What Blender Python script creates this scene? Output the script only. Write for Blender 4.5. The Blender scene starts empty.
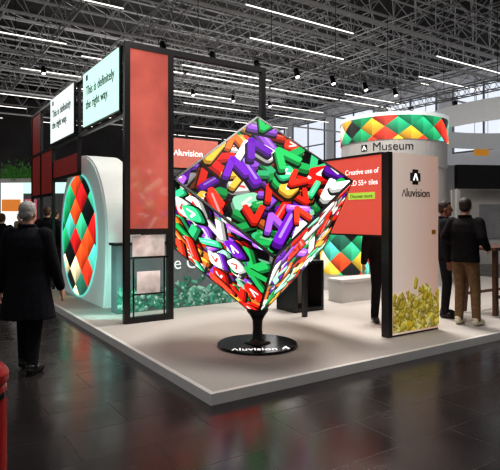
import bpy, bmesh, math, random
from mathutils import Vector, Matrix, Euler
PI=math.pi; R=math.radians
sc=bpy.context.scene; COL=sc.collection
BA=math.atan2(.554,.833); CX,CY=-0.336,4.5
def B(u,v,z=0.0): return Vector((CX+.833*u-.554*v, CY+.554*u+.833*v, z))
# ------------------------------------------------------------------ materials
def mat(name,c,rough=.5,metal=0,em=None,es=0,var=.12,scale=6,bump=0,spec=.5,alpha=1,coat=0,emvar=0):
    m=bpy.data.materials.new(name); m.use_nodes=True; nt=m.node_tree; N=nt.nodes; L=nt.links
    b=N['Principled BSDF']; b.inputs['Roughness'].default_value=rough; b.inputs['Metallic'].default_value=metal
    b.inputs['Specular IOR Level'].default_value=spec; b.inputs['Alpha'].default_value=alpha
    b.inputs['Coat Weight'].default_value=coat
    tc=N.new('ShaderNodeTexCoord'); no=N.new('ShaderNodeTexNoise'); no.inputs['Scale'].default_value=scale; no.inputs['Detail'].default_value=4
    L.new(tc.outputs['Object'],no.inputs['Vector'])
    cr=N.new('ShaderNodeValToRGB'); cr.color_ramp.elements[0].position=.3; cr.color_ramp.elements[1].position=.7
    cr.color_ramp.elements[0].color=tuple(max(0,x*(1-var)) for x in c)+(1,); cr.color_ramp.elements[1].color=tuple(min(1,x*(1+var)) for x in c)+(1,)
    L.new(no.outputs['Fac'],cr.inputs['Fac']); L.new(cr.outputs['Color'],b.inputs['Base Color'])
    if em:
        b.inputs['Emission Color'].default_value=tuple(em)+(1,); b.inputs['Emission Strength'].default_value=es
        if emvar:
            mr=N.new('ShaderNodeMapRange'); mr.inputs['From Min'].default_value=.3; mr.inputs['From Max'].default_value=.7
            mr.inputs['To Min'].default_value=es*(1-emvar); mr.inputs['To Max'].default_value=es*(1+emvar)
            L.new(no.outputs['Fac'],mr.inputs['Value']); L.new(mr.outputs[0],b.inputs['Emission Strength'])
    if bump:
        bp=N.new('ShaderNodeBump'); bp.inputs['Strength'].default_value=bump; bp.inputs['Distance'].default_value=.01
        L.new(no.outputs['Fac'],bp.inputs['Height']); L.new(bp.outputs['Normal'],b.inputs['Normal'])
    return m
def colmat(name,es,base=.0,rough=.35,spec=.5):
    m=bpy.data.materials.new(name); m.use_nodes=True; N=m.node_tree.nodes; L=m.node_tree.links; b=N['Principled BSDF']
    a=N.new('ShaderNodeVertexColor'); a.layer_name='Col'; b.inputs['Roughness'].default_value=rough; b.inputs['Specular IOR Level'].default_value=spec
    mx=N.new('ShaderNodeVectorMath'); mx.operation='SCALE'; mx.inputs['Scale'].default_value=base
    L.new(a.outputs['Color'],mx.inputs[0]); L.new(mx.outputs[0],b.inputs['Base Color'])
    L.new(a.outputs['Color'],b.inputs['Emission Color']); b.inputs['Emission Strength'].default_value=es
    return m
def argyle(name,a,bh,es,ox=0,oy=0,seed=0.0):
    m=bpy.data.materials.new(name); m.use_nodes=True; nt=m.node_tree; N=nt.nodes; L=nt.links; b=N['Principled BSDF']
    uv=N.new('ShaderNodeUVMap'); uv.uv_map='UVMap'; sp=N.new('ShaderNodeSeparateXYZ'); L.new(uv.outputs[0],sp.inputs[0])
    def M(op,x,y=None):
        n=N.new('ShaderNodeMath'); n.operation=op
        for i,q in enumerate((x,y)):
            if q is None: continue
            if isinstance(q,(int,float)): n.inputs[i].default_value=q
            else: L.new(q,n.inputs[i])
        return n.outputs[0]
    x=M('DIVIDE',M('ADD',sp.outputs[0],ox),a); y=M('DIVIDE',M('ADD',sp.outputs[1],oy),bh)
    p=M('ADD',x,y); q=M('SUBTRACT',x,y); fp=M('FLOOR',p); fq=M('FLOOR',q); rp=M('FRACT',p); rq=M('FRACT',q)
    cb=N.new('ShaderNodeCombineXYZ'); L.new(fp,cb.inputs[0]); L.new(fq,cb.inputs[1]); cb.inputs[2].default_value=seed
    wn=N.new('ShaderNodeTexWhiteNoise'); wn.noise_dimensions='3D'; L.new(cb.outputs[0],wn.inputs['Vector'])
    cr=N.new('ShaderNodeValToRGB'); cr.color_ramp.interpolation='CONSTANT'
    cols=[(1,.5,.04),(.9,.05,.02),(.02,.4,.15),(1,.85,.5),(.006,.01,.01),(.06,.6,.3),(.95,.1,.02),(.02,.16,.1),(.006,.01,.01),(.02,.45,.2),(1,.65,.06),(.7,.02,.02),(.1,.65,.5)]
    while len(cr.color_ramp.elements)<len(cols): cr.color_ramp.elements.new(.5)
    for i,c in enumerate(cols): cr.color_ramp.elements[i].position=i/len(cols); cr.color_ramp.elements[i].color=c+(1,)
    L.new(wn.outputs['Value'],cr.inputs['Fac'])
    half=M('GREATER_THAN',M('ADD',rp,rq),1.0)
    sh=M('ADD',M('MULTIPLY',half,.22),M('ADD',M('MULTIPLY',M('MULTIPLY',rp,M('SUBTRACT',1.2,rq)),.85),.22))
    v=N.new('ShaderNodeVectorMath'); v.operation='SCALE'; L.new(cr.outputs['Color'],v.inputs[0]); L.new(sh,v.inputs['Scale'])
    L.new(v.outputs[0],b.inputs['Emission Color']); b.inputs['Emission Strength'].default_value=es
    b.inputs['Base Color'].default_value=(.02,.02,.02,1); b.inputs['Roughness'].default_value=.3
    return m
black=mat('black_powder_coat',(.01,.01,.012),.35)
blackg=mat('black_gloss',(.008,.008,.01),.15)
white=mat('white_laminate',(.66,.65,.63),.4,var=.03)
whitetext=mat('white_lettering',(.9,.9,.9),.5,em=(1,1,1),es=.8,var=.01)
blacktext=mat('black_lettering',(.01,.01,.012),.5)
lightbox=mat('lit_fabric',(.5,.6,.57),.6,em=(.62,1,.86),es=.9,var=.02)
lightbox2=mat('lit_fabric_cool',(.5,.55,.55),.6,em=(.85,.97,.95),es=.9,var=.02)
caplit=mat('pale_cap_ring',(.5,.52,.52),.6,em=(.85,.97,.95),es=.35,var=.02)
bannerm=mat('white_banner',(.6,.6,.6),.6,em=(.95,.97,1),es=.15,var=.02)
redglass=mat('red_panel_gloss',(.34,.075,.06),.13,em=(.85,.22,.165),es=.28,var=.25,scale=1.1,coat=.7,emvar=.4)  # uneven glow painted into the red for reflections; the gloss is real
pinkpane=mat('bright_pinkish_pane',(.6,.52,.5),.15,em=(1,.85,.82),es=.28,var=.3,scale=3.5,emvar=.6,coat=.5)  # panes are no lamps; a patchy glow paints their brightness
redlit=mat('red_fabric_lit',(.4,.06,.045),.6,em=(.9,.13,.09),es=.46,var=.04)
darkred=mat('dark_red_panel',(.2,.02,.02),.35,em=(.5,.05,.04),es=.14,var=.4,scale=2)
carpet=mat('light_grey_fine_carpet',(.46,.435,.41),.95,var=.07,scale=40.0,bump=.4)
trimm=mat('pale_edge_trim',(.62,.61,.59),.4,em=(1,.97,.93),es=.05,var=.05)  # weak glow painted in where little light reaches the front edge
slate=mat('slate_graphic',(.13,.15,.16),.5,em=(.3,.38,.38),es=.09)
bandpale=mat('dim_grey_text_band',(.36,.36,.35),.5,em=(1,1,1),es=.05,var=.03)
arch=mat('arch_white',(.68,.71,.69),.45,em=(.75,.92,.88),es=.12,var=.08,scale=1.5)  # teal-white glow put into the shell in place of light on it
steel=mat('galvanised_steel',(.44,.44,.45),.4,.15,em=(.7,.67,.63),es=.05)  # slight glow paints light onto the roof steel
steel2=mat('grey_steel',(.26,.26,.27),.4,.3,em=(.7,.67,.63),es=.012)  # same painted glow, fainter, for the lower steel
alu=mat('aluminium_truss',(.5,.5,.52),.35,.6)
tubem=mat('tube_light',(.9,.9,.9),.5,em=(1,.95,.88),es=2.2)
lensm=mat('lamp_lens',(.5,.5,.5),.2,em=(1,.97,.92),es=2.5)
wood=mat('dark_brown_wood',(.1,.045,.025),.4,scale=12,var=.35)
wall_l=mat('hall_wall_light',(.45,.45,.47),.8,em=(.65,.66,.7),es=.22,var=.15,scale=.4)  # pale wall with glow added so it looks brightly lit
wall_d=mat('hall_wall_dark',(.09,.085,.085),.8,var=.3,scale=.3)
glassm=mat('bright_window',(.7,.8,.9),.3,em=(.85,.9,1),es=.75,var=.1,scale=.5)
ceilm=mat('dark_ceiling',(.018,.017,.018),.8,var=.5,scale=.8)
graywall=mat('grey_partition',(.18,.18,.19),.6)
palegray=mat('pale_grey_mullion',(.35,.36,.38),.6)
ledm=colmat('led_display',1.6,0,.4,.05)
printm=colmat('printed_graphic',.26,.75,.6)
argm=argyle('lozenge_led_disc',.8,.56,1.7,.1,.05,4.0); argd=argyle('lozenge_led_band',.56,.4,1.6,0.2,0.08,19.0); argc=argyle('lozenge_led_counter',.45,.42,1.6,0.2,0.02,2.0)
panelw=mat('pale_gradient_fabric',(.72,.64,.58),.7,em=(1,.86,.76),es=.36,var=.03)
N=panelw.node_tree.nodes; L=panelw.node_tree.links; b=N['Principled BSDF']
tc=N.new('ShaderNodeTexCoord'); sp=N.new('ShaderNodeSeparateXYZ'); L.new(tc.outputs['Object'],sp.inputs[0]); cr=N.new('ShaderNodeValToRGB')
cr.color_ramp.elements[0].position=.1; cr.color_ramp.elements[0].color=(.92,.77,.69,1); cr.color_ramp.elements[1].position=1; cr.color_ramp.elements[1].color=(.7,.46,.37,1)
L.new(sp.outputs[0],cr.inputs['Fac']); L.new(cr.outputs['Color'],b.inputs['Emission Color']); L.new(cr.outputs['Color'],b.inputs['Base Color'])
fm=bpy.data.materials.new('dark_hall_floor'); fm.use_nodes=True; N=fm.node_tree.nodes; L=fm.node_tree.links; b=N['Principled BSDF']
tc=N.new('ShaderNodeTexCoord'); mp=N.new('ShaderNodeMapping'); mp.inputs['Rotation'].default_value=(0,0,-BA); L.new(tc.outputs['Object'],mp.inputs['Vector'])
br=N.new('ShaderNodeTexBrick'); br.inputs['Scale'].default_value=1; br.inputs['Brick Width'].default_value=1.0; br.inputs['Row Height'].default_value=.5; br.inputs['Mortar Size'].default_value=.0035
br.inputs['Color1'].default_value=(.021,.018,.019,1); br.inputs['Color2'].default_value=(.031,.027,.028,1); br.inputs['Mortar'].default_value=(.009,.008,.008,1)
L.new(mp.outputs[0],br.inputs['Vector']); L.new(br.outputs['Color'],b.inputs['Base Color'])
no=N.new('ShaderNodeTexNoise'); no.inputs['Scale'].default_value=2.2; no.inputs['Detail'].default_value=6; L.new(mp.outputs[0],no.inputs['Vector'])
mr=N.new('ShaderNodeMapRange'); mr.inputs['From Min'].default_value=.3; mr.inputs['From Max'].default_value=.7; mr.inputs['To Min'].default_value=.16; mr.inputs['To Max'].default_value=.28
L.new(no.outputs['Fac'],mr.inputs['Value'])
mxr=N.new('ShaderNodeMath'); mxr.operation='ADD'; L.new(mr.outputs[0],mxr.inputs[0]); ms=N.new('ShaderNodeMath'); ms.operation='MULTIPLY'; ms.inputs[1].default_value=.15; L.new(br.outputs['Fac'],ms.inputs[0]); L.new(ms.outputs[0],mxr.inputs[1])
L.new(mxr.outputs[0],b.inputs['Roughness'])
b.inputs['Specular IOR Level'].default_value=.55
bp=N.new('ShaderNodeBump'); bp.inputs['Strength'].default_value=.2; bp.inputs['Distance'].default_value=.003; bp.invert=True
L.new(br.outputs['Fac'],bp.inputs['Height']); L.new(bp.outputs[0],b.inputs['Normal']); floorm=fm
# ------------------------------------------------------------------ helpers
def obj(name,bm,m,parent=None,loc=None,rot=None,smooth=False):
    me=bpy.data.meshes.new(name); bm.normal_update(); bm.to_mesh(me); bm.free()
    if m: me.materials.append(m)
    if smooth:
        for p in me.polygons: p.use_smooth=True
    o=bpy.data.objects.new(name,me); COL.objects.link(o)
    if parent: o.parent=parent
    if loc is not None: o.location=loc
    if rot is not None: o.rotation_euler=rot
    return o
def tag(o,label,cat,group=None):
    o['label']=label; o['category']=cat
    if group: o['group']=group
    return o
def struct(o): o['kind']='structure'; return o
def thing(name,label,cat,loc=(0,0,0),rz=0,group=None):
    o=bpy.data.objects.new(name,None); COL.objects.link(o); o.location=loc; o.rotation_euler=(0,0,rz); o.empty_display_size=.1
    return tag(o,label,cat,group)
def nb(): return bmesh.new()
def box(bm,x0,x1,y0,y1,z0,z1):
    m=Matrix.Translation(((x0+x1)/2,(y0+y1)/2,(z0+z1)/2))@Matrix.Diagonal((abs(x1-x0),abs(y1-y0),abs(z1-z0),1))
    bmesh.ops.create_cube(bm,size=1,matrix=m); return bm
def bbox(x0,x1,y0,y1,z0,z1,bev=0):
    bm=box(nb(),x0,x1,y0,y1,z0,z1)
    if bev: bmesh.ops.bevel(bm,geom=list(bm.edges),offset=bev,segments=2,affect='EDGES',profile=.5)
    return bm
def bar(bm,p0,p1,r,r1=None,n=4):
    p0=Vector(p0);p1=Vector(p1);d=p1-p0
    if d.length<1e-6: return
    q=d.to_track_quat('Z','Y').to_matrix().to_4x4()
    bmesh.ops.create_cone(bm,cap_ends=True,segments=n,radius1=r,radius2=r if r1 is None else r1,depth=d.length,matrix=Matrix.Translation((p0+p1)/2)@q)
def ell(bm,c,s,rot=None,sub=2):
    m=Matrix.Translation(c)@(rot.to_matrix().to_4x4() if rot else Matrix())@Matrix.Diagonal((s[0],s[1],s[2],1))
    bmesh.ops.create_icosphere(bm,subdivisions=sub,radius=1,matrix=m)
def caps(bm,p0,r0,p1,r1):
    ell(bm,p0,(r0,)*3); ell(bm,p1,(r1,)*3); bar(bm,p0,p1,r0,r1,12)
def lathe(prof,n=40):
    bm=nb(); rings=[]
    for r,z in prof: rings.append([bm.verts.new((r*math.cos(2*PI*i/n),r*math.sin(2*PI*i/n),z)) for i in range(n)])
    for a,c in zip(rings,rings[1:]):
        for i in range(n): bm.faces.new((a[i],a[(i+1)%n],c[(i+1)%n],c[i]))
    bm.faces.new(rings[0][::-1]); bm.faces.new(rings[-1]); return bm
def fmesh(body,size,extr,bold):
    cu=bpy.data.curves.new('t','FONT'); cu.body=body; cu.size=size; cu.extrude=extr; cu.offset=bold
    o=bpy.data.objects.new('t',cu); COL.objects.link(o); bpy.context.view_layer.update()
    me=bpy.data.meshes.new_from_object(o.evaluated_get(bpy.context.evaluated_depsgraph_get()))
    bpy.data.objects.remove(o); return me
def text(body,m,parent,loc,rot,width=None,size=.1,name='lettering',center=False,curve=None,extr=.003,bold=0):
    if body[0]=='^':      # wordmark whose first letter is an A without its crossbar
        me=fmesh(body[1:],size,extr,bold)
        bm=nb(); bm.from_mesh(me)
        hh=size*.56; ww=size*.28; th=size*.085
        lx=min(v.co.x for v in bm.verts); off=ww*2+size*.06-lx
        for v in bm.verts: v.co.x+=off
        for s in (-1,1):
            P=[(ww+s*ww,0),(ww+s*(ww-th*1.3),0),(ww-s*th*.35,hh),(ww+s*th*.65,hh)]
            f=bm.faces.new([bm.verts.new((x,y,extr)) for x,y in P])
            f.normal_update()
            if f.normal.z<0: f.normal_flip()
        bm.to_mesh(me); bm.free()
    else: me=fmesh(body,size,extr,bold)
    xs=[v.co.x for v in me.vertices]; k=1
    if width and xs: k=width/(max(xs)-min(xs))
    cx=(max(xs)+min(xs))/2*k if center else 0
    for v in me.vertices: v.co.x=v.co.x*k-cx; v.co.y*=k
    if curve:
        for v in me.vertices:
            a=v.co.x/curve; rr=curve+.003+v.co.z; v.co=Vector((rr*math.sin(a),-rr*math.cos(a),v.co.y))
    me.name=name; me.materials.clear(); me.materials.append(m)
    t=bpy.data.objects.new(name,me); COL.objects.link(t); t.parent=parent
    t.location=loc; t.rotation_euler=rot
    return t
FRONT=(R(90),0,0); LEFT=(R(90),0,R(-90))
def jumble(w,h,n,size,pal,seed,profile=None,base=None,dz=8e-6,depth=None,fat=.3,soft=False):
    rnd=random.Random(seed); bm=nb(); cl=bm.loops.layers.float_color.new('Col'); z=[0.0]
    def poly(pts,c):
        f=bm.faces.new([bm.verts.new((x,y,z[0])) for x,y in pts])
        for l in f.loops: l[cl]=(c[0],c[1],c[2],1)
    def slab(cx,cy,a,Ln,W,r=None):      # rounded rectangle
        ca,sa=math.cos(a),math.sin(a); P=[]; r=r or W*.3; hx=Ln/2+W*.3-r; hy=W/2-r
        for sx,sy,t0 in ((1,1,0),(-1,1,PI/2),(-1,-1,PI),(1,-1,1.5*PI)):
            for k in range(4):
                t=t0+PI/2*k/3; x=sx*hx+r*math.cos(t); y=sy*hy+r*math.sin(t)
                P.append((cx+x*ca-y*sa,cy+x*sa+y*ca))
        return P
    if base: poly([(-w/2,-h/2),(w/2,-h/2),(w/2,h/2),(-w/2,h/2)],base)
    for k in range(n):
        cx=rnd.uniform(-w/2-.03,w/2+.03); cy=rnd.uniform(-h/2-.02,h/2+.03)
        if profile and cy>profile(cx,rnd): continue
        s=size*rnd.uniform(.7,1.3); c=rnd.choice(pal); g=rnd.uniform(.8,1.12)
        if depth: g*=depth+(1-depth)*min(1,(k/n)**1.3*1.15)
        c=tuple(min(1,x*g) for x in c); md=tuple(x*(.7 if soft else .35) for x in c); hi=tuple(min(1,x*1.05+(.05 if soft else .2)*g) for x in c); sd=tuple(q*(.45 if soft else .015) for q in c)
        a=rnd.uniform(0,2*PI); sx,sy=.06*s,-.13*s; t=rnd.random()
        def parts(B_,hl=True):
            for m_,cc,grow in ((1.6,sd,1.3),(1,md,1),(0,c,1)):
                z[0]+=dz
                for (x,y,aa,Ln,W) in B_: poly(slab(x+sx*m_,y+sy*m_,aa,Ln,W*grow),cc)
            if hl:
                z[0]+=dz
                for (x,y,aa,Ln,W) in B_: poly(slab(x-sx*.35,y-sy*.35,aa,Ln*.85,W*.28),hi)
        def vee(cx,cy,a,s,W,op=26):
            return [(cx+math.cos(a+sg*R(op))*s*.36,cy+math.sin(a+sg*R(op))*s*.36,a+sg*R(op),s*.72,W) for sg in (-1,1)]
        if t<.36: parts([(cx,cy,a,s*.9,s*fat)])
        elif t<.78: parts(vee(cx,cy,a,s,s*fat*.85),False)
        else:
            parts([(cx,cy,a,s*.38,s*.56)],False)
            z[0]+=dz
            wc=(.95*g,.9*g,.85*g) if min(c)<.3 else (.6,.06,.05)
            for (x,y,aa,Ln,W) in vee(cx-.14*s*math.cos(a),cy-.14*s*math.sin(a),a,s*.42,s*.09): poly(slab(x,y,aa,Ln,W),wc)
    for co,noo in (((-w/2,0,0),(-1,0,0)),((w/2,0,0),(1,0,0)),((0,-h/2,0),(0,-1,0)),((0,h/2,0),(0,1,0))):
        bmesh.ops.bisect_plane(bm,geom=list(bm.verts)+list(bm.edges)+list(bm.faces),dist=1e-7,plane_co=co,plane_no=noo,clear_outer=True)
    return bm
# ------------------------------------------------------------------ hall shell
UA,UB,VA,VB=-26,30,-9,45; HC=12.0
def uvplane(u0,u1,v0,v1,z): 
    bm=nb(); bm.faces.new([bm.verts.new(B(*p,z)) for p in ((u0,v0),(u1,v0),(u1,v1),(u0,v1))]); return bm
struct(obj('floor',uvplane(UA,UB,VA,VB,0),floorm))
struct(obj('ceiling',uvplane(UA,UB,4,VB,HC),ceilm))
def wall(name,p0,p1,z0,z1,m):
    bm=nb(); bm.faces.new([bm.verts.new(v) for v in (B(*p0,z0),B(*p1,z0),B(*p1,z1),B(*p0,z1))]); return struct(obj(name,bm,m))
wall('wall_back',(UA,VB),(UB,VB),0,HC,wall_d)
wall('wall_right',(UB,VB),(UB,-9),0,HC,wall_l)
k=0
for v in range(8,44,6):
    k+=1; o=bpy.data.objects.new('window_%d'%k,None); COL.objects.link(o); o.location=B(UB-.05,v); o.rotation_euler=(0,0,BA); struct(o)
    obj('pane',bbox(-.04,0,0,4.6,6.2,10.6),glassm,o)
    bm=nb()
    for y in (0,2.3,4.6): box(bm,-.16,-.04,y-.05,y+.05,6.1,10.7)
    for z in (6.15,8.4,10.6): box(bm,-.16,-.04,-.05,4.65,z-.05,z+.05)
    obj('window_frame',bm,palegray,o)
def truss_mesh(L_,w,d,n,r,rd):
    bm=nb()
    for y,z in ((-w/2,0),(w/2,0),(0,-d)) : bar(bm,(0,y,z),(L_,y,z),r)
    s=L_/n
    for i in range(n):
        x=i*s
        for y in (-w/2,w/2):
            bar(bm,(x,y,0),(x+s/2,0,-d),rd); bar(bm,(x+s/2,0,-d),(x+s,y,0),rd)
        bar(bm,(x,-w/2,0),(x+s,w/2,0),rd)
        bar(bm,(x,-w/2,0),(x,w/2,0),rd)
    return bm
first=None
for v in (8,10.2,12.1,14.7,16.4,19,21.4,24.5,27,30,33.5,37,41):
    if first is None: o=first=obj('roof_truss',truss_mesh(48,1.1,1.2,32,.05,.022),steel)
    else: o=first.copy(); COL.objects.link(o)
    o.location=B(-19,v,HC-.2); o.rotation_euler=(0,0,BA); tag(o,'long grey steel lattice truss close under the dark hall ceiling','roof truss','roof trusses running across the hall')
first=None
for u in (-12,-9.2,-5,-2.6,1,3.4,6.8,10,12.2,16,18.5,25.5):
    if first is None: o=first=obj('cross_truss',truss_mesh(37,.6,.7,26,.035,.016),steel2)
    else: o=first.copy(); COL.objects.link(o)
    o.location=B(u,6,HC-1.75); o.rotation_euler=(0,0,BA+PI/2); tag(o,'grey steel cross truss hanging below the main roof trusses','roof truss','cross trusses along the hall')
first=None
rl=random.Random(11)
for v in (10.6,12.9,14.3,17.3,19.1,22.6,25.2,29,33,38):
    u=-9+rl.uniform(0,5); zz=HC-3.0-rl.uniform(0,.5)
    while u<22:
        if first is None:
            first=o=thing('strip_light','','light')
            obj('housing',bbox(0,5.0,-.03,.03,.015,.05),steel2,o); obj('tube',bbox(.03,4.97,-.011,.011,-.012,.015),tubem,o)
            for x in (.3,4.7): obj('hanger',bbox(x,x+.015,-.008,.008,.05,.55),steel2,o)
        else:
            c=first.copy(); COL.objects.link(c)
            for ch in first.children: d=ch.copy(); COL.objects.link(d); d.parent=c
            o=c
        o.location=B(u,v,zz); o.rotation_euler=(0,0,BA)
        tag(o,'long thin fluorescent strip light hanging from the roof trusses','light','fluorescent strips below the hall roof')
        u+=rl.choice((5.1,7,10))
first=None
for v in (9.3,11.4,15.6,20.2,23.5,28,34.9):
    if first is None:
        bm=nb(); bar(bm,(0,0,0),(46,0,0),.06,n=8); bar(bm,(0,.35,.1),(46,.35,.1),.035,n=8)
        for x in range(1,46,3): bar(bm,(x,0,0),(x,0,.75),.012); bar(bm,(x,-.05,0),(x,.4,.1),.015)
        first=o=obj('service_pipe',bm,steel)
    else: o=first.copy(); COL.objects.link(o)
    o.location=B(-17,v,HC-3.25); o.rotation_euler=(0,0,BA); tag(o,'long thin silver service pipes slung under the roof trusses','pipe','silver pipes below the hall roof')
def rig(u,v,z,L_,rz,label):
    o=thing('rigging_truss',label,'truss',B(u,v,z),BA+rz)
    bm=nb(); w=.3
    for y in (-w/2,w/2):
        for zz in (0,w): bar(bm,(0,y,zz),(L_,y,zz),.022,n=6)
    n=int(L_/.4)
    for i in range(n):
        x=i*L_/n; x2=(i+1)*L_/n
        for y in (-w/2,w/2): bar(bm,(x,y,0),((x+x2)/2,y,w),.011); bar(bm,((x+x2)/2,y,w),(x2,y,0),.011)
        for zz in (0,w): bar(bm,(x,-w/2,zz),(x2,w/2,zz),.011)
    obj('lattice',bm,alu,o)
    for x in (L_*.15,L_*.38,L_*.62,L_*.85):
        bm=nb(); bar(bm,(x,0,w),(x,0,HC-2.4-z),.01,n=6); obj('hoist_cable',bm,black,o)
    return o
rig(3,9,6.4,11,0,'aluminium box truss hung on cables behind the round tower')
rig(-1,16,7.2,14,0,'long aluminium box truss hung far behind the lit signs')
rig(15,3,6.1,9,PI/2,'aluminium box truss hung over the neighbouring stand')
first=None
def spot(u,v,z,rz=0):
    global first
    if first is None:
        first=o=thing('stage_light','','light')
        bm=nb(); bar(bm,(0,0,-.1),(.0,.1,-.36),.07,.1,16); obj('housing',bm,blackg,o)
        bm=nb(); bar(bm,(0,.101,-.36),(0,.104,-.366),.07,.07,16); obj('lens',bm,lensm,o)
        bm=nb(); bar(bm,(-.11,0,-.18),(-.11,0,.0),.012); bar(bm,(.11,0,-.18),(.11,0,0),.012); bar(bm,(-.12,0,0),(.12,0,0),.014); obj('yoke',bm,black,o)
    else:
        c=first.copy(); COL.objects.link(c)
        for ch in first.children: d=ch.copy(); COL.objects.link(d); d.parent=c
        o=c
    o.location=B(u,v,z-.036); o.rotation_euler=(0,0,BA+PI+rz); tag(o,'small black stage light clamped under the aluminium rigging truss','light','stage lights on the rigging trusses')
for x in (3.5,5,6.5,8,9.5,11,12.5): spot(x,8.85,6.4)
for x in (0,2,4,6,8,10,12): spot(x,15.85,7.2)
for y in (4,6,8,10): spot(14.85,y,6.1,PI/2)
# ------------------------------------------------------------------ platform
PU,PV=10.4,11
o=thing('stage_platform','low grey carpeted platform with pale edge that carries the whole stand','platform',B(0,0),BA)
obj('deck',bbox(.05,PU,.05,PV,0,.099),carpet,o)
bm=nb(); box(bm,0,PU,0,.05,0,.1); box(bm,0,.05,.05,PV,0,.1); obj('edge_trim',bm,trimm,o)
Z=.1
# ------------------------------------------------------------------ tower frame
T=thing('frame_tower','tall black metal frame with glossy red panel at the near corner of the stand','display frame',B(.42,3.25,Z),BA)
top=4.15-Z; p=.085
bm=nb()
for x in (0,.68,2.38): box(bm,x,x+p,0,p,0,top)
box(bm,p,.68,0,p,top-p,top); box(bm,.68+p,2.38,0,p,top-p,top); box(bm,p,.68,0,p,0,p); box(bm,p,.68,0,p,1.28,1.28+p)
obj('frame',bm,black,T)
obj('red_panel',bbox(p,.68,.015,.045,1.28+p,top-p),redglass,T)
obj('pink_panel',bbox(.13,.63,.03,.045,.96,1.27),pinkpane,T)
obj('pink_panel',bbox(.2,.56,.03,.045,.42,.74),pinkpane,T)
bm=nb(); box(bm,.13,.15,.01,.03,p,.93); box(bm,.61,.63,.01,.03,p,.93); box(bm,p,.68,.01,.03,.93,.955); box(bm,.15,.61,.01,.03,.4,.42); obj('inner_frame',bm,blackg,T)
p=.06
S=thing('sign_frame','long black side frame high above the platform edge carrying the lit signs','display frame',B(.44,3.35,Z),BA)
bm=nb(); 
zt=4.04; zb=3.05
box(bm,0,p,0,6.5,zt-p,zt); box(bm,0,p,0,6.5,zb-p,zb); 
box(bm,0,p,1.87,1.93,zb,zt); box(bm,0,p,2.34,2.4,zb,zt)
for y in (4.3,5.45,6.44): box(bm,0,p,y,y+p,0,zt)
box(bm,0,p,2.34,4.3,2.3,2.36); box(bm,0,p,2.34,2.4,2.3,zb)
box(bm,0,p,4.36,6.44,2.0,2.06)
obj('frame',bm,black,S)
obj('red_panel',bbox(.02,.05,4.36,5.45,2.06,zb-p),darkred,S)
obj('red_panel',bbox(.02,.05,5.51,6.44,2.06,zt-p),darkred,S)
obj('red_panel',bbox(.02,.05,2.4,4.3,2.36,2.72),darkred,S)
for i,(v0,v1,m) in enumerate(((3.36,5.21,lightbox),(5.76,7.6,lightbox2))):
    o=thing('lightbox_sign',['pale green lit sign nearest the red tower on the side frame','white lit sign second from the red tower on the side frame'][i],'sign',B(.44,v0,3.16),BA)
    W=v1-v0
    obj('housing',bbox(-.05,-.005,.02,W-.02,0,.95),black,o)
    obj('lit_face',bbox(-.06,-.05,.045,W-.045,.025,.925),m,o)
    text('This is definitely',blacktext,o,(-.062,W-.22,.53),LEFT,width=1.42,size=.2)
    text('the right way.',blacktext,o,(-.062,W-.22,.3),LEFT,width=1.15,size=.2)
    obj('logo',bbox(-.064,-.06,W-.32,W-.22,.78,.87),blacktext,o)
# ------------------------------------------------------------------ round portal with lozenge disc
A=thing('round_portal','white round portal with a disc screen of coloured lozenges','portal',B(.6,6.1,Z),BA)
def archslab(Rr,cz,x0,x1,cy=0):
    P=[(cy+Rr*math.cos(PI*i/48),cz+Rr*math.sin(PI*i/48)) for i in range(49)]
    nlow=10; L_=[]
    for i in range(1,nlow+1):
        t=i/nlow; z=cz*(1-t); y=Rr*(1-.10*t*t); L_.append((y,z))
    P=P+[(cy-y,z) for y,z in L_]+[(cy+y,z) for y,z in L_[::-1]]
    bm=nb(); a_=[bm.verts.new((x0,y,z)) for y,z in P]; b_=[bm.verts.new((x1,y,z)) for y,z in P]; m=len(P)
    bm.faces.new(a_); bm.faces.new(b_[::-1])
    for i in range(m): bm.faces.new((a_[i],b_[i],b_[(i+1)%m],a_[(i+1)%m]))
    bmesh.ops.recalc_face_normals(bm,faces=bm.faces)
    bmesh.ops.bevel(bm,geom=[e for e in bm.edges if abs(e.verts[0].co.x-e.verts[1].co.x)<1e-6 and (e.verts[0].co.z+e.verts[1].co.z)>.01],offset=.03,segments=3,affect='EDGES')
    return bm
obj('shell',archslab(1.5,1.2,0,.62,cy=0),arch,A)
bm=nb()
uvl=bm.loops.layers.uv.new('UVMap')
DR=1.15; dy=.13; dzc=1.19
pts=[(dy+DR*math.cos(2*PI*i/64),max(.04,dzc+DR*math.sin(2*PI*i/64))) for i in range(64)]
f=bm.faces.new([bm.verts.new((-.012,y,z)) for y,z in pts][::-1])
for l in f.loops: l[uvl].uv=(l.vert.co.y,l.vert.co.z)
obj('lozenge_screen',bm,argm,A)
bm=nb(); r2=DR+.01
for i in range(64):
    a0,a1=2*PI*i/64,2*PI*(i+1)/64
    bar(bm,(-.012,dy+r2*math.cos(a0),dzc+r2*math.sin(a0)),(-.012,dy+r2*math.cos(a1),dzc+r2*math.sin(a1)),.016,n=6)
obj('rim',bm,mat('teal_rim',(.1,.4,.35),.4,em=(.2,.9,.8),es=.6),A)
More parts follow.
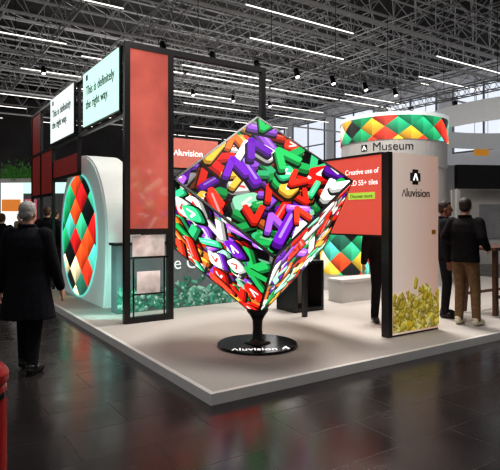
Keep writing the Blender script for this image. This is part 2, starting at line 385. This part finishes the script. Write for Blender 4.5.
# ------------------------------------------------------------------ graphic counter with green pile
G=thing('graphic_counter','slate counter printed with a heap of green shapes behind the red tower','counter',B(.6,4.1,Z),BA)
obj('body',bbox(0,2.5,0,.25,0,1.08),slate,G)
obj('countertop',bbox(-.03,2.53,-.03,.28,1.08,1.12),black,G)
gp=[(.06,.32,.22),(.12,.42,.3),(.05,.24,.17),(.28,.56,.44)]
obj('printed_heap',jumble(2.48,1.0,900,.1,gp,5,profile=lambda x,r:-.26+.06*math.sin(x*5)+abs(r.gauss(0,.12)),soft=True,fat=.4),printm,G,(1.25,-.009,.51),FRONT)
text('e O',mat('pale_lettering',(.7,.75,.75),.5,em=(.8,.9,.9),es=.4),G,(.98,-.014,.66),FRONT,width=.46,size=.3)
Wl=thing('display_wall','dark partition wall behind the screen cube','partition',B(1.7,5.6,Z),BA)
obj('panel',bbox(0,2.6,0,.08,0,2.3),graywall,Wl)
bm=nb()
for x in (0,.85,1.7,2.56): box(bm,x,x+.05,-.03,0,0,3.3)
box(bm,0,2.61,-.03,0,3.25,3.3); box(bm,0,2.61,-.03,0,2.3,2.34); obj('frame',bm,black,Wl)
o=thing('lightbox_sign','small salmon lit logo sign between the red tower and the screen cube','sign',B(1.95,5.1,2.55),BA)
obj('housing',bbox(0,1.1,0,.08,0,.62),black,o); obj('lit_face',bbox(.03,1.07,-.01,0,.03,.59),mat('salmon_lit',(.35,.09,.07),.6,em=(.75,.24,.18),es=.35),o)
text('^luvision',whitetext,o,(.1,-.014,.26),FRONT,width=.62,size=.2)
for x in (0,1.06): obj('post',bbox(x,x+.04,0,.04,-2.45,0),black,o)
# ------------------------------------------------------------------ LED CUBE
CB=thing('screen_cube','large colourful video cube balanced on one corner on a round black base','screen',(.09,6.24,Z),0)
a=1.4; cz=1.63-Z
q=Vector((1,1,1)).rotation_difference(Vector((0,0,1))).to_matrix()
lv=q@Vector((1,-1,-1)); ang=math.atan2(lv.y,lv.x)
Mx=Matrix.Rotation(R(278)-ang,3,'Z')@q
M4=Matrix.Translation((0,0,cz))@Mx.to_4x4()
bm=nb(); h=a/2-.01; box(bm,-h,h,-h,h,-h,h)
o=obj('core',bm,blackg,CB); o.matrix_local=M4
bm=nb(); h=a/2; e=.024
for s in (-1,1):
    for t in (-1,1):
        x,y=s*(h-e/2),t*(h-e/2)
        box(bm,x-e/2,x+e/2,y-e/2,y+e/2,-h,h); box(bm,x-e/2,x+e/2,-h,h,y-e/2,y+e/2); box(bm,-h,h,x-e/2,x+e/2,y-e/2,y+e/2)
o=obj('frame',bm,black,CB); o.matrix_local=M4
palB=[(.9,.015,.01),(1,.06,.025),(.02,.42,.1),(.06,.7,.28),(.15,.012,.42),(.4,.12,.85),(1,.98,.92),(.4,.9,.6),(1,.2,.03),(1,.5,.06),(.95,.03,.015),(1,.95,.9)]
i=0
for ax in range(3):
    for s in (1,-1):
        n=Vector((0,0,0)); n[ax]=s; y=Vector((0,0,0)); y[(ax+1)%3]=1; x=y.cross(n)
        i+=1
        sz=a-.05
        bm=jumble(sz,sz,150,.33,palB,120+i,base=(.001,.001,.002),depth=.05,fat=.26)
        o=obj('video_screen',bm,ledm,CB)
        o.matrix_local=M4@(Matrix.Translation(n*(a/2-.008))@Matrix((x,y,n)).transposed().to_4x4())
obj('base',lathe([(.47,0),(.48,.005),(.48,.022),(.47,.03)],64),blackg,CB)
obj('stem',lathe([(.16,.03),(.1,.045),(.065,.09),(.055,.2),(.06,.3),(.09,.36),(.13,.41),(.13,.44)],32),black,CB,smooth=True)
text('^luvision',whitetext,CB,(-.04,-.36,.032),(0,0,R(3)),width=.52,size=.12,center=True,extr=.001,bold=.001)
bm=nb()
for s in (-1,1): bar(bm,(.32+s*.035,-.3,.034),(.32,-.21,.034),.01)
obj('logo',bm,whitetext,CB)
# ------------------------------------------------------------------ right panels
P=thing('logo_panel','pale peach logo panel with yellow heap print right of the red sign','display panel',B(2.9,.6,Z),BA)
obj('panel',bbox(.07,1.0,0,.1,.02,2.36),panelw,P)
bm=nb(); box(bm,0,.07,-.01,.11,0,2.36); box(bm,.07,1.0,0,.11,0,.02); obj('frame',bm,black,P)
bm=bbox(.42,.62,-.006,0,1.96,2.16,0); bmesh.ops.bevel(bm,geom=[e for e in bm.edges if abs(e.verts[0].co.y-e.verts[1].co.y)>.001],offset=.045,segments=4,affect='EDGES')
lg=obj('logo',bm,blacktext,P)
bm=nb(); 
for s in (-1,1): bar(bm,(.52+s*.04,-.009,2.015),(.52,-.009,2.105),.013)
obj('logo_mark',bm,whitetext,lg)
text('^luvision',blacktext,P,(.53,-.003,1.8),FRONT,width=.56,size=.12,center=True)
yp=[(.78,.6,.05),(.92,.78,.12),(.62,.48,.06),(.97,.87,.35)]
obj('printed_heap',jumble(.92,1.1,900,.09,yp,8,profile=lambda x,r:-.18+.05*math.sin(x*9+1)+abs(r.gauss(0,.1)),soft=True,fat=.45),printm,P,(.535,-.009,.6),FRONT)
obj('sticker',bbox(.86,.94,-.004,0,1.3,1.36),mat('orange_sticker',(.8,.35,.05),.5),P)
Q=thing('hanging_sign','wide red sign with white lettering joined to the black post','sign',B(2.9,.71,Z),BA)
obj('panel',bbox(.01,.06,0,1.55,1.3,2.36),redlit,Q)
bm=nb(); box(bm,0,.07,1.55,1.61,0,2.36); box(bm,0,.07,0,1.55,2.34,2.37); box(bm,0,.07,0,1.55,1.28,1.3); obj('frame',bm,black,Q)
text('Creative use of',whitetext,Q,(.008,.67,2.11),LEFT,width=.61,size=.15,extr=.001)
text('LED 55+ tiles',whitetext,Q,(.008,.62,1.96),LEFT,width=.54,size=.15,extr=.001)
btn=obj('button',bbox(0,.01,.12,.6,1.77,1.86),mat('green_button',(.3,.5,.05),.5,em=(.5,.8,.1),es=.5),Q)
text('Discover more',blacktext,btn,(-.002,.56,1.79),LEFT,width=.4,size=.05,extr=.001)
MC=B(7.56,4.58,Z)
rzc=math.atan2(-MC.y,-MC.x)+PI/2
D=thing('round_tower','tall grey round tower with lozenge band and dark lettering','tower',MC,rzc)
def tube(r0,z0,z1,n=64,th=.05,a0=0,a1=2*PI):
    bm=nb(); uvl=bm.loops.layers.uv.new('UVMap')
    full=abs(a1-a0-2*PI)<1e-4; m=n if full else n+1
    ri=[]
    for rr in (r0,r0-th):
        for z in (z0,z1): ri.append([bm.verts.new((rr*math.sin(a0+(a1-a0)*i/n),-rr*math.cos(a0+(a1-a0)*i/n),z)) for i in range(m)])
    for i in range(n):
        j=(i+1)%m
        for A_,B_ in ((ri[0],ri[1]),(ri[3],ri[2]),(ri[1],ri[3]),(ri[2],ri[0])):
            f=bm.faces.new((A_[i],A_[j],B_[j],B_[i]))
            for l in f.loops:
                t=i if (l.vert in (A_[i],B_[i])) else i+1
                l[uvl].uv=(t/n*(a1-a0)*r0,l.vert.co.z)
    bmesh.ops.recalc_face_normals(bm,faces=bm.faces)
    return bm
obj('lower_wall',tube(1.2,0,2.65,a0=R(-60),a1=R(215),n=60),white,D)
obj('text_band',tube(1.22,2.65,3.24),bandpale,D)
obj('lozenge_band',tube(1.24,3.24,3.75,a0=R(180),a1=R(540)-1e-3),argd,D)
obj('cap_ring',tube(1.26,3.75,3.83),caplit,D)
text('Museum',blacktext,D,(0,0,3.0),(0,0,R(0)),width=.86,size=.3,center=True,curve=1.22)
lg=obj('logo',tube(1.224,3.0,3.15,n=4,th=.01,a0=R(-34),a1=R(-27)),blacktext,D)
bm=nb()
for s in (-1,1):
    a0=R(-30.5+s*2); a1=R(-30.5); bar(bm,(1.228*math.sin(a0),-1.228*math.cos(a0),3.03),(1.228*math.sin(a1),-1.228*math.cos(a1),3.12),.012)
obj('logo_mark',bm,whitetext,lg)
RC=thing('round_counter','low round counter with lozenge band under the red sign','counter',B(5.7,4.3,Z),rzc)
obj('body',tube(.5,0,.35,n=48),white,RC); obj('lozenge_band',tube(.52,.35,1.2,n=48,a0=R(180),a1=R(540)-1e-3),argc,RC)
obj('countertop',lathe([(.54,1.2),(.55,1.21),(.55,1.24),(.54,1.25)],48),white,RC)
o=thing('bench','long low white block bench in front of the round counter','bench',B(4.9,3.1,Z),BA)
obj('seat',bbox(-.6,.6,-.2,.2,.36,.42,.01),white,o); obj('body',bbox(-.58,.58,-.18,.18,0,.36),white,o)
o=thing('display_plinth','black open fronted plinth beside the screen cube','plinth',B(3.0,2.6,Z),BA)
bm=nb(); box(bm,0,.05,0,.5,0,.82); box(bm,.55,.6,0,.5,0,.82); box(bm,.05,.55,0,.5,.77,.82); box(bm,.05,.55,0,.5,0,.06); obj('body',bm,black,o)
obj('back_panel',bbox(.05,.55,.45,.48,.06,.77),white,o)
o=thing('bar_table','tall dark brown wooden bar table at the right edge beside the standing men','table',(4.12,8.55,Z),BA)
obj('tabletop',bbox(-.7,.7,-.32,.32,1.02,1.07,.008),wood,o)
for sx in (-1,1):
    for sy in (-1,1):
        bm=nb(); bar(bm,(sx*.62,sy*.27,.02),(sx*.55,sy*.22,1.02),.045); obj('leg',bm,wood,o)
for sy in (-1,1):
    bm=nb(); bar(bm,(-.6,sy*.26,.3),(.6,sy*.26,.3),.025); obj('footrest',bm,wood,o)
# ------------------------------------------------------------------ neighbour stands
o=thing('exhibition_stand','neighbouring stand with black fascia behind the standing men','exhibition stand',(6.9,17.5,0),R(8))
obj('fascia',bbox(0,5,-.1,.1,2.6,3.4),blackg,o); obj('partition',bbox(.2,5,.6,.7,0,2.6),white,o)
for x in (0,2.6): obj('post',bbox(x,x+.12,-.06,.06,0,2.6),white,o)
obj('grey_panel',bbox(1.2,2.2,.56,.6,.9,2.1),palegray,o)
o=thing('exhibition_stand','far white stand tower with tall pillar right of the round tower','exhibition stand',(8.6,27,0),R(8))
obj('tower',bbox(0,.5,0,.5,0,6.9),white,o); obj('wall',bbox(.5,5,.2,.3,0,4.4),white,o); obj('orange_banner',bbox(3.2,4,-.06,0,4.9,5.5),mat('orange_print',(.85,.4,.05),.5,em=(.9,.4,.05),es=.3),o)
for x in (3.22,3.97):
    bm=nb(); bar(bm,(x,-.03,5.5),(x,-.03,9.4),.015); obj('hanging_cable',bm,steel,o)
o=thing('ring_banner','large white curved banner ring hung high at the right edge','banner',(11.3,20.5,4.9),0)
obj('band',tube(4.4,0,.75,n=72,th=.06),bannerm,o)
for k_ in range(5):
    aa=k_*2*PI/5; bm=nb(); bar(bm,(4.37*math.cos(aa),4.37*math.sin(aa),.7),(4.37*math.cos(aa),4.37*math.sin(aa),4.6),.015); obj('hanging_cable',bm,steel,o)
pinkp=mat('pink_print',(.5,.1,.15),.5,em=(.8,.2,.25),es=.4)
o=thing('exhibition_stand','far left stand with white, orange and green lit walls','exhibition stand',(-10.5,22,0),R(-6))
obj('white_panel',bbox(0,1.0,0,.1,.0,3.1),lightbox2,o); obj('dark_panel',bbox(1.0,3.0,0,.1,0,3.1),graywall,o)
obj('orange_panel',bbox(.1,.9,-.1,-.02,1.9,2.4),mat('orange_panel_print',(.6,.2,.05),.5,em=(.9,.3,.05),es=.5),o); obj('pink_panel',bbox(1.1,1.6,-.08,-.02,.4,2.4),pinkp,o)
obj('fascia',bbox(1.0,3.0,-.05,0,2.65,3.1),lightbox,o)
o=thing('hedge_planter','white trough of green foliage standing high on the far left stand wall','plant',(-9.1,21.9,3.1),R(-6))
rp=random.Random(3)
obj('trough',bbox(-1.4,.1,-.1,.25,0,.18),white,o)
bm=nb()
for _ in range(900):
    c=Vector((rp.uniform(-1.4,.1),rp.uniform(-.15,.3),.18+abs(rp.gauss(0,.28)))); d=Vector((rp.gauss(0,1),rp.gauss(0,1),rp.gauss(.3,1))).normalized(); s_=d.cross(Vector((rp.gauss(0,1),rp.gauss(0,1),rp.gauss(0,1)))).normalized()
    bm.faces.new([bm.verts.new(c+q_) for q_ in (Vector((0,0,0)),d*.06+s_*.025,d*.13,d*.06-s_*.025)])
obj('foliage',bm,mat('green_leaves',(.05,.16,.03),.6,em=(.1,.35,.06),es=.1,var=.5,scale=8),o)
o=thing('exhibition_stand','dark far stand seen through the frames behind the cube','exhibition stand',(-5.5,27,0),R(10))
obj('partition',bbox(0,12,0,.1,0,3.6),graywall,o); obj('lit_panel',bbox(7,9,-.05,0,1.6,3.3),lightbox2,o)
obj('fascia',bbox(-.2,12.2,-.3,.1,3.6,4.2),blackg,o)
o=thing('litter_bin','round red bin at the left edge of the walkway','bin',(-1.2,2.2,0),0)
obj('body',lathe([(.155,0),(.16,.01),(.16,.9),(.155,.92)],48),mat('red_enamel',(.45,.015,.015),.25,var=.1),o)
obj('lid',lathe([(.165,.92),(.168,.93),(.168,.96),(.15,.985),(.05,.995)],48),mat('red_lid',(.36,.012,.012),.25),o)
obj('band',lathe([(.163,.86),(.164,.861),(.164,.885),(.163,.886)],48),blackg,o)
# ------------------------------------------------------------------ people
skin1=mat('skin_light',(.55,.32,.22),.5,var=.06); skin2=mat('skin_brown',(.22,.11,.07),.5,var=.06)
navy=mat('near_black_wool',(.01,.011,.015),.9,var=.3,scale=30,bump=.25,spec=.2); blk=mat('black_cotton',(.009,.009,.01),.9,var=.3,scale=20,bump=.25,spec=.2)
khaki=mat('khaki_cotton',(.2,.13,.07),.85,var=.2,scale=20,bump=.3,spec=.2); dgrey=mat('charcoal_trousers',(.014,.014,.017),.85,var=.2,scale=20,bump=.2,spec=.2)
greyhair=mat('grey_hair',(.35,.34,.33),.7,var=.35,scale=60,bump=.6); darkhair=mat('dark_hair',(.02,.014,.01),.6,var=.4,scale=60,bump=.5); brownhair=mat('brown_hair',(.08,.04,.02),.6,var=.4,scale=60,bump=.5)
paleshoe=mat('pale_sneaker',(.7,.65,.5),.6); blackshoe=mat('black_leather_shoe',(.012,.012,.012),.3); eyem=mat('eye',(.02,.015,.01),.2); lipm=mat('lips',(.35,.12,.1),.5); denim=mat('blue_jacket',(.025,.035,.07),.8); tan=mat('tan_coat',(.25,.17,.1),.8); redc=mat('red_top',(.3,.03,.03),.8)
def vox(o,s,it=3):
    m=o.modifiers.new('r','REMESH'); m.mode='VOXEL'; m.voxel_size=s; m.use_smooth_shade=True
    m=o.modifiers.new('s','SMOOTH'); m.iterations=it; m.factor=.5
def person(label,loc,rz,H=1.76,skin=skin1,hair=darkhair,top=blk,bot=dgrey,shoe=blackshoe,feet=((-.11,0),(.11,0)),hands=None,coat=.88,v=.014,head_turn=0,group=None,lean=0,bulk=1.0):
    k=H/1.76; o=thing('person',label,'person',loc,rz,group); o.scale=(k,k,k)
    if hands is None: hands=((-.29,.03,.86),(.29,.03,.86))
    V=Vector
    hips=[V((-.09,0,.92)),V((.09,0,.92))]; ank=[V((feet[i][0],feet[i][1],.09)) for i in (0,1)]
    kn=[(hips[i]+ank[i])/2+V((0,.035,.02)) for i in (0,1)]
    sh=[V((-.185,lean,1.42)),V((.185,lean,1.42))]; wr=[V(h) for h in hands]
    el=[]
    for i in (0,1):
        m=(sh[i]+wr[i])/2; d=(wr[i]-sh[i]).length; off=math.sqrt(max(.0004,.27**2-(d/2)**2)); sg=-1 if i==0 else 1
        el.append(m+V((sg*.35,-.9,-.1)).normalized()*off)
    hc=V((0,lean+.01,1.64)); ht=Matrix.Rotation(head_turn,3,'Z')
    def hp(x,y,z): return hc+ht@V((x,y,z))
    bm=nb()
    for i in (0,1):
        caps(bm,hips[i],.085,kn[i],.055); caps(bm,kn[i],.053,ank[i],.036)
        caps(bm,ank[i]+V((0,-.02,-.045)),.035,ank[i]+V((0,.13,-.055)),.028)
        caps(bm,sh[i],.055,el[i],.042); caps(bm,el[i],.04,wr[i],.027)
        d=(wr[i]-el[i]).normalized(); sg=-1 if i==0 else 1; side=V((0,1,0))-d*d.y; side.normalize()
        inn=V((-sg,0,0))
        caps(bm,wr[i]+d*.02+side*.015,.02,wr[i]+d*.085+side*.022,.016); caps(bm,wr[i]+d*.02-side*.015,.02,wr[i]+d*.08-side*.025,.015)
        for j,(of,ln) in enumerate(((.033,.065),(.011,.075),(-.011,.07),(-.032,.055))):
            b0=wr[i]+d*.085+side*of; b1=b0+d*ln*.55+inn*.008; b2=b1+d*ln*.4+inn*.025
            caps(bm,b0,.0095,b1,.009); caps(bm,b1,.009,b2,.0078)
        t0=wr[i]+d*.03+side*.03; t1=t0+d*.035+side*.025+inn*.008; t2=t1+d*.03+side*.004+inn*.012; caps(bm,t0,.012,t1,.011); caps(bm,t1,.011,t2,.009)
    ell(bm,(0,0,.97),(.155,.1,.12)); ell(bm,(0,lean*.5,1.12),(.135,.09,.16)); ell(bm,(0,lean*.9,1.3),(.165,.105,.18)); caps(bm,sh[0],.06,sh[1],.06)
    caps(bm,V((0,lean-.01,1.42)),.06,hp(0,-.015,-.06),.052)
    rt=Euler((0,0,head_turn))
    ell(bm,hp(0,-.005,.02),(.076,.095,.1),rt,3); ell(bm,hp(0,.025,-.04),(.058,.07,.075),rt,3); ell(bm,hp(0,.075,-.09),(.025,.02,.02),rt)
    caps(bm,hp(0,.085,.012),.009,hp(0,.105,-.022),.014)
    for s in (-1,1): ell(bm,hp(s*.078,-.005,-.01),(.012,.02,.033),rt); ell(bm,hp(s*.03,.08,.03),(.026,.012,.01),rt)
    b_=obj('body',bm,skin,o); vox(b_,v if v>.011 else v,2)
    for s in (-1,1):
        bm=nb(); ell(bm,hp(s*.03,.084,.008),(.012,.008,.007),rt); obj('eye',bm,eyem,o,smooth=True)
    bm=nb(); ell(bm,hp(0,.089,-.052),(.022,.008,.006),rt); obj('mouth',bm,lipm,o,smooth=True)
    bm=nb(); ell(bm,hp(0,-.022,.045),(.084,.09,.09),rt,3); ell(bm,hp(0,-.05,-.005),(.076,.058,.07),rt,3)
    for s in (-1,1): ell(bm,hp(s*.068,-.01,.02),(.016,.035,.04),rt)
    ell(bm,hp(0,.045,.09),(.06,.04,.028),rt); vox(obj('hair',bm,hair,o),max(.011,v*.8),1)
    bm=nb(); ell(bm,(0,0,.95),(.17,.12,.12))
    for i in (0,1):
        caps(bm,hips[i],.1,kn[i],.073); caps(bm,kn[i],.072,ank[i]+V((0,0,.0)),.058)
    vox(obj('trousers',bm,bot,o),v,2)
    bm=nb(); n=20; prof=[(coat,.2 if coat>.8 else .26,.15 if coat>.8 else .2),(1.0,.19,.14),(1.15,.185,.135),(1.3,.21,.145),(1.4,.2,.13),(1.46,.13,.1),(1.51,.075,.075)]
    rings=[]
    for z,rx,ry in prof:
        t=max(0,(z-.95)/.5); rings.append([bm.verts.new((bulk*rx*math.cos(2*PI*i/n),lean*t+bulk*ry*math.sin(2*PI*i/n),z)) for i in range(n)])
    for a_,c_ in zip(rings,rings[1:]):
        for i in range(n): bm.faces.new((a_[i],a_[(i+1)%n],c_[(i+1)%n],c_[i]))
    bm.faces.new(rings[0][::-1]); bm.faces.new(rings[-1])
    for i in (0,1):
        caps(bm,sh[i],.085,el[i],.066); caps(bm,el[i],.066,el[i].lerp(wr[i],.93),.05)
    vox(obj('coat' if coat<.8 else 'jacket',bm,top,o),v,3)
    bm=nb(); nn=16
    for i in range(nn):
        a0=2*PI*i/nn; a1=2*PI*(i+1)/nn
        caps(bm,(.078*math.cos(a0),lean+.078*math.sin(a0)-.005,1.5+(.015 if math.sin(a0)<0 else -.015)),.02,(.078*math.cos(a1),lean+.078*math.sin(a1)-.005,1.5+(.015 if math.sin(a1)<0 else -.015)),.02)
    vox(obj('collar',bm,top,o),max(.012,v),1)
    for i in (0,1):
        x,y=feet[i]; bm=nb(); sg=-1 if i==0 else 1
        caps(bm,(x,y-.03,.05),.046,(x+sg*.02,y+.14,.038),.037); ell(bm,(x+sg*.012,y+.07,.055),(.045,.08,.045)); caps(bm,(x,y-.02,.06),.045,(x,y-.01,.1),.05)
        bmesh.ops.bisect_plane(bm,geom=list(bm.verts)+list(bm.edges)+list(bm.faces),plane_co=(0,0,.004),plane_no=(0,0,-1),clear_outer=True)
        obj('shoe',bm,shoe,o,smooth=True)
    return o
person('grey haired man in long dark coat walking away on the left',(-2.34,5.5,0),R(-6),H=1.79,hair=greyhair,top=navy,bot=dgrey,feet=((-.12,.14),(.1,-.1)),hands=((-.3,-.02,.84),(.31,.1,.86)),coat=.56,v=.012,bulk=1.12)
person('man in dark jacket walking beyond the grey haired man',(-4.5,11.6,Z),R(10),H=1.76,hair=brownhair,top=blk,v=.018,feet=((-.1,.15),(.1,-.12)))
person('person in dark blue jacket beside the far man in black',(-4.85,13.0,Z),R(-20),H=1.72,hair=darkhair,top=denim,v=.02,feet=((-.1,-.12),(.1,.14)))
person('person in long black coat behind the grey haired man',(-5.7,12.0,0),R(5),H=1.72,hair=brownhair,top=blk,coat=.6,v=.02,feet=((-.1,.12),(.1,-.1)))
person('person in blue jacket facing us in the far left crowd',(-7.3,17,0),R(170),H=1.75,top=denim,v=.025,feet=((-.1,.15),(.1,-.12)))
person('person in tan coat at the far left edge',(-8.2,18.6,0),R(150),H=1.78,top=tan,coat=.6,v=.025)
person('person in red top at the far left edge',(-7.4,15.6,0),R(200),H=1.66,top=redc,hair=brownhair,v=.025)
person('man in black jacket, khaki trousers and pale sneakers by the bar table',(3.05,7.4,Z),R(-48),H=1.8,hair=darkhair,top=blk,bot=khaki,shoe=paleshoe,feet=((-.1,.02),(.12,.08)),hands=((-.2,.2,1.08),(.22,.2,1.06)),head_turn=R(10))
person('man in dark clothes half hidden by the pale logo panel',(3.0,8.05,Z),R(-110),H=1.78,skin=skin2,hair=darkhair,top=navy,bot=dgrey,hands=((-.22,.18,1.0),(.26,.05,.87)))
person('person in black standing behind the wide red sign',(1.93,7.65,Z),R(190),H=1.76,top=blk,bot=blk,v=.018)
person('person in dark jacket near the round counter',(2.72,10.7,Z),R(160),H=1.7,top=denim,bot=dgrey,v=.022)
# ------------------------------------------------------------------ lights
def area(name,loc,size,power,color=(1,1,1),target=None):
    l=bpy.data.lights.new(name,'AREA'); l.shape='SQUARE'; l.size=size; l.energy=power; l.color=color
    o=bpy.data.objects.new(name,l); COL.objects.link(o); o.location=loc
    if target is not None: o.rotation_euler=(Vector(target)-Vector(loc)).to_track_quat('-Z','Y').to_euler()
area('booth_light',B(4.5,2.5,6.8),1.6,410,(1,.93,.86),B(4,2.5,0))
area('front_corner_fill',B(1.0,.5,6.5),1.6,180,(1,.94,.88),B(1.5,1.8,0))  # extra unseen lamp added to brighten the carpet at the front corner
area('booth_light_back',B(6,7,6.5),3,290,(1,.94,.88),B(6,6,0))
area('portal_tint_fill',B(.15,3.7,.5),.25,9,(.35,1,.85),B(.9,4.7,.9))  # unseen teal lamp added to tint the near side of the portal
area('aisle_light',(-4,2,8),4,70,(.97,.97,1),(-1,5,0))
area('hall_light',B(12,25,8),14,950,(1,.97,.93),B(12,25,0))
area('hall_light_left',B(-6,22,8),8,500,(1,.97,.93),B(-6,22,0))
area('roof_bounce_fill',B(12,24,4.5),14,1150,(1,.96,.92),B(12,24,12))  # unseen lamp added in place of light reflected up to the roof
w=bpy.data.worlds.new('World'); sc.world=w; w.use_nodes=True; w.node_tree.nodes['Background'].inputs[0].default_value=(.9,.87,.86,1); w.node_tree.nodes['Background'].inputs[1].default_value=.16
sc.view_settings.view_transform='Standard'
try: sc.view_settings.look='Medium High Contrast'
except Exception as e_: print('look',e_)
cam=bpy.data.cameras.new('Camera'); co=bpy.data.objects.new('Camera',cam); COL.objects.link(co); sc.camera=co
co.location=(0,0,1.62); co.rotation_euler=(R(90),0,0); cam.sensor_width=36; cam.lens=37.6; cam.shift_y=-.034; cam.clip_end=300
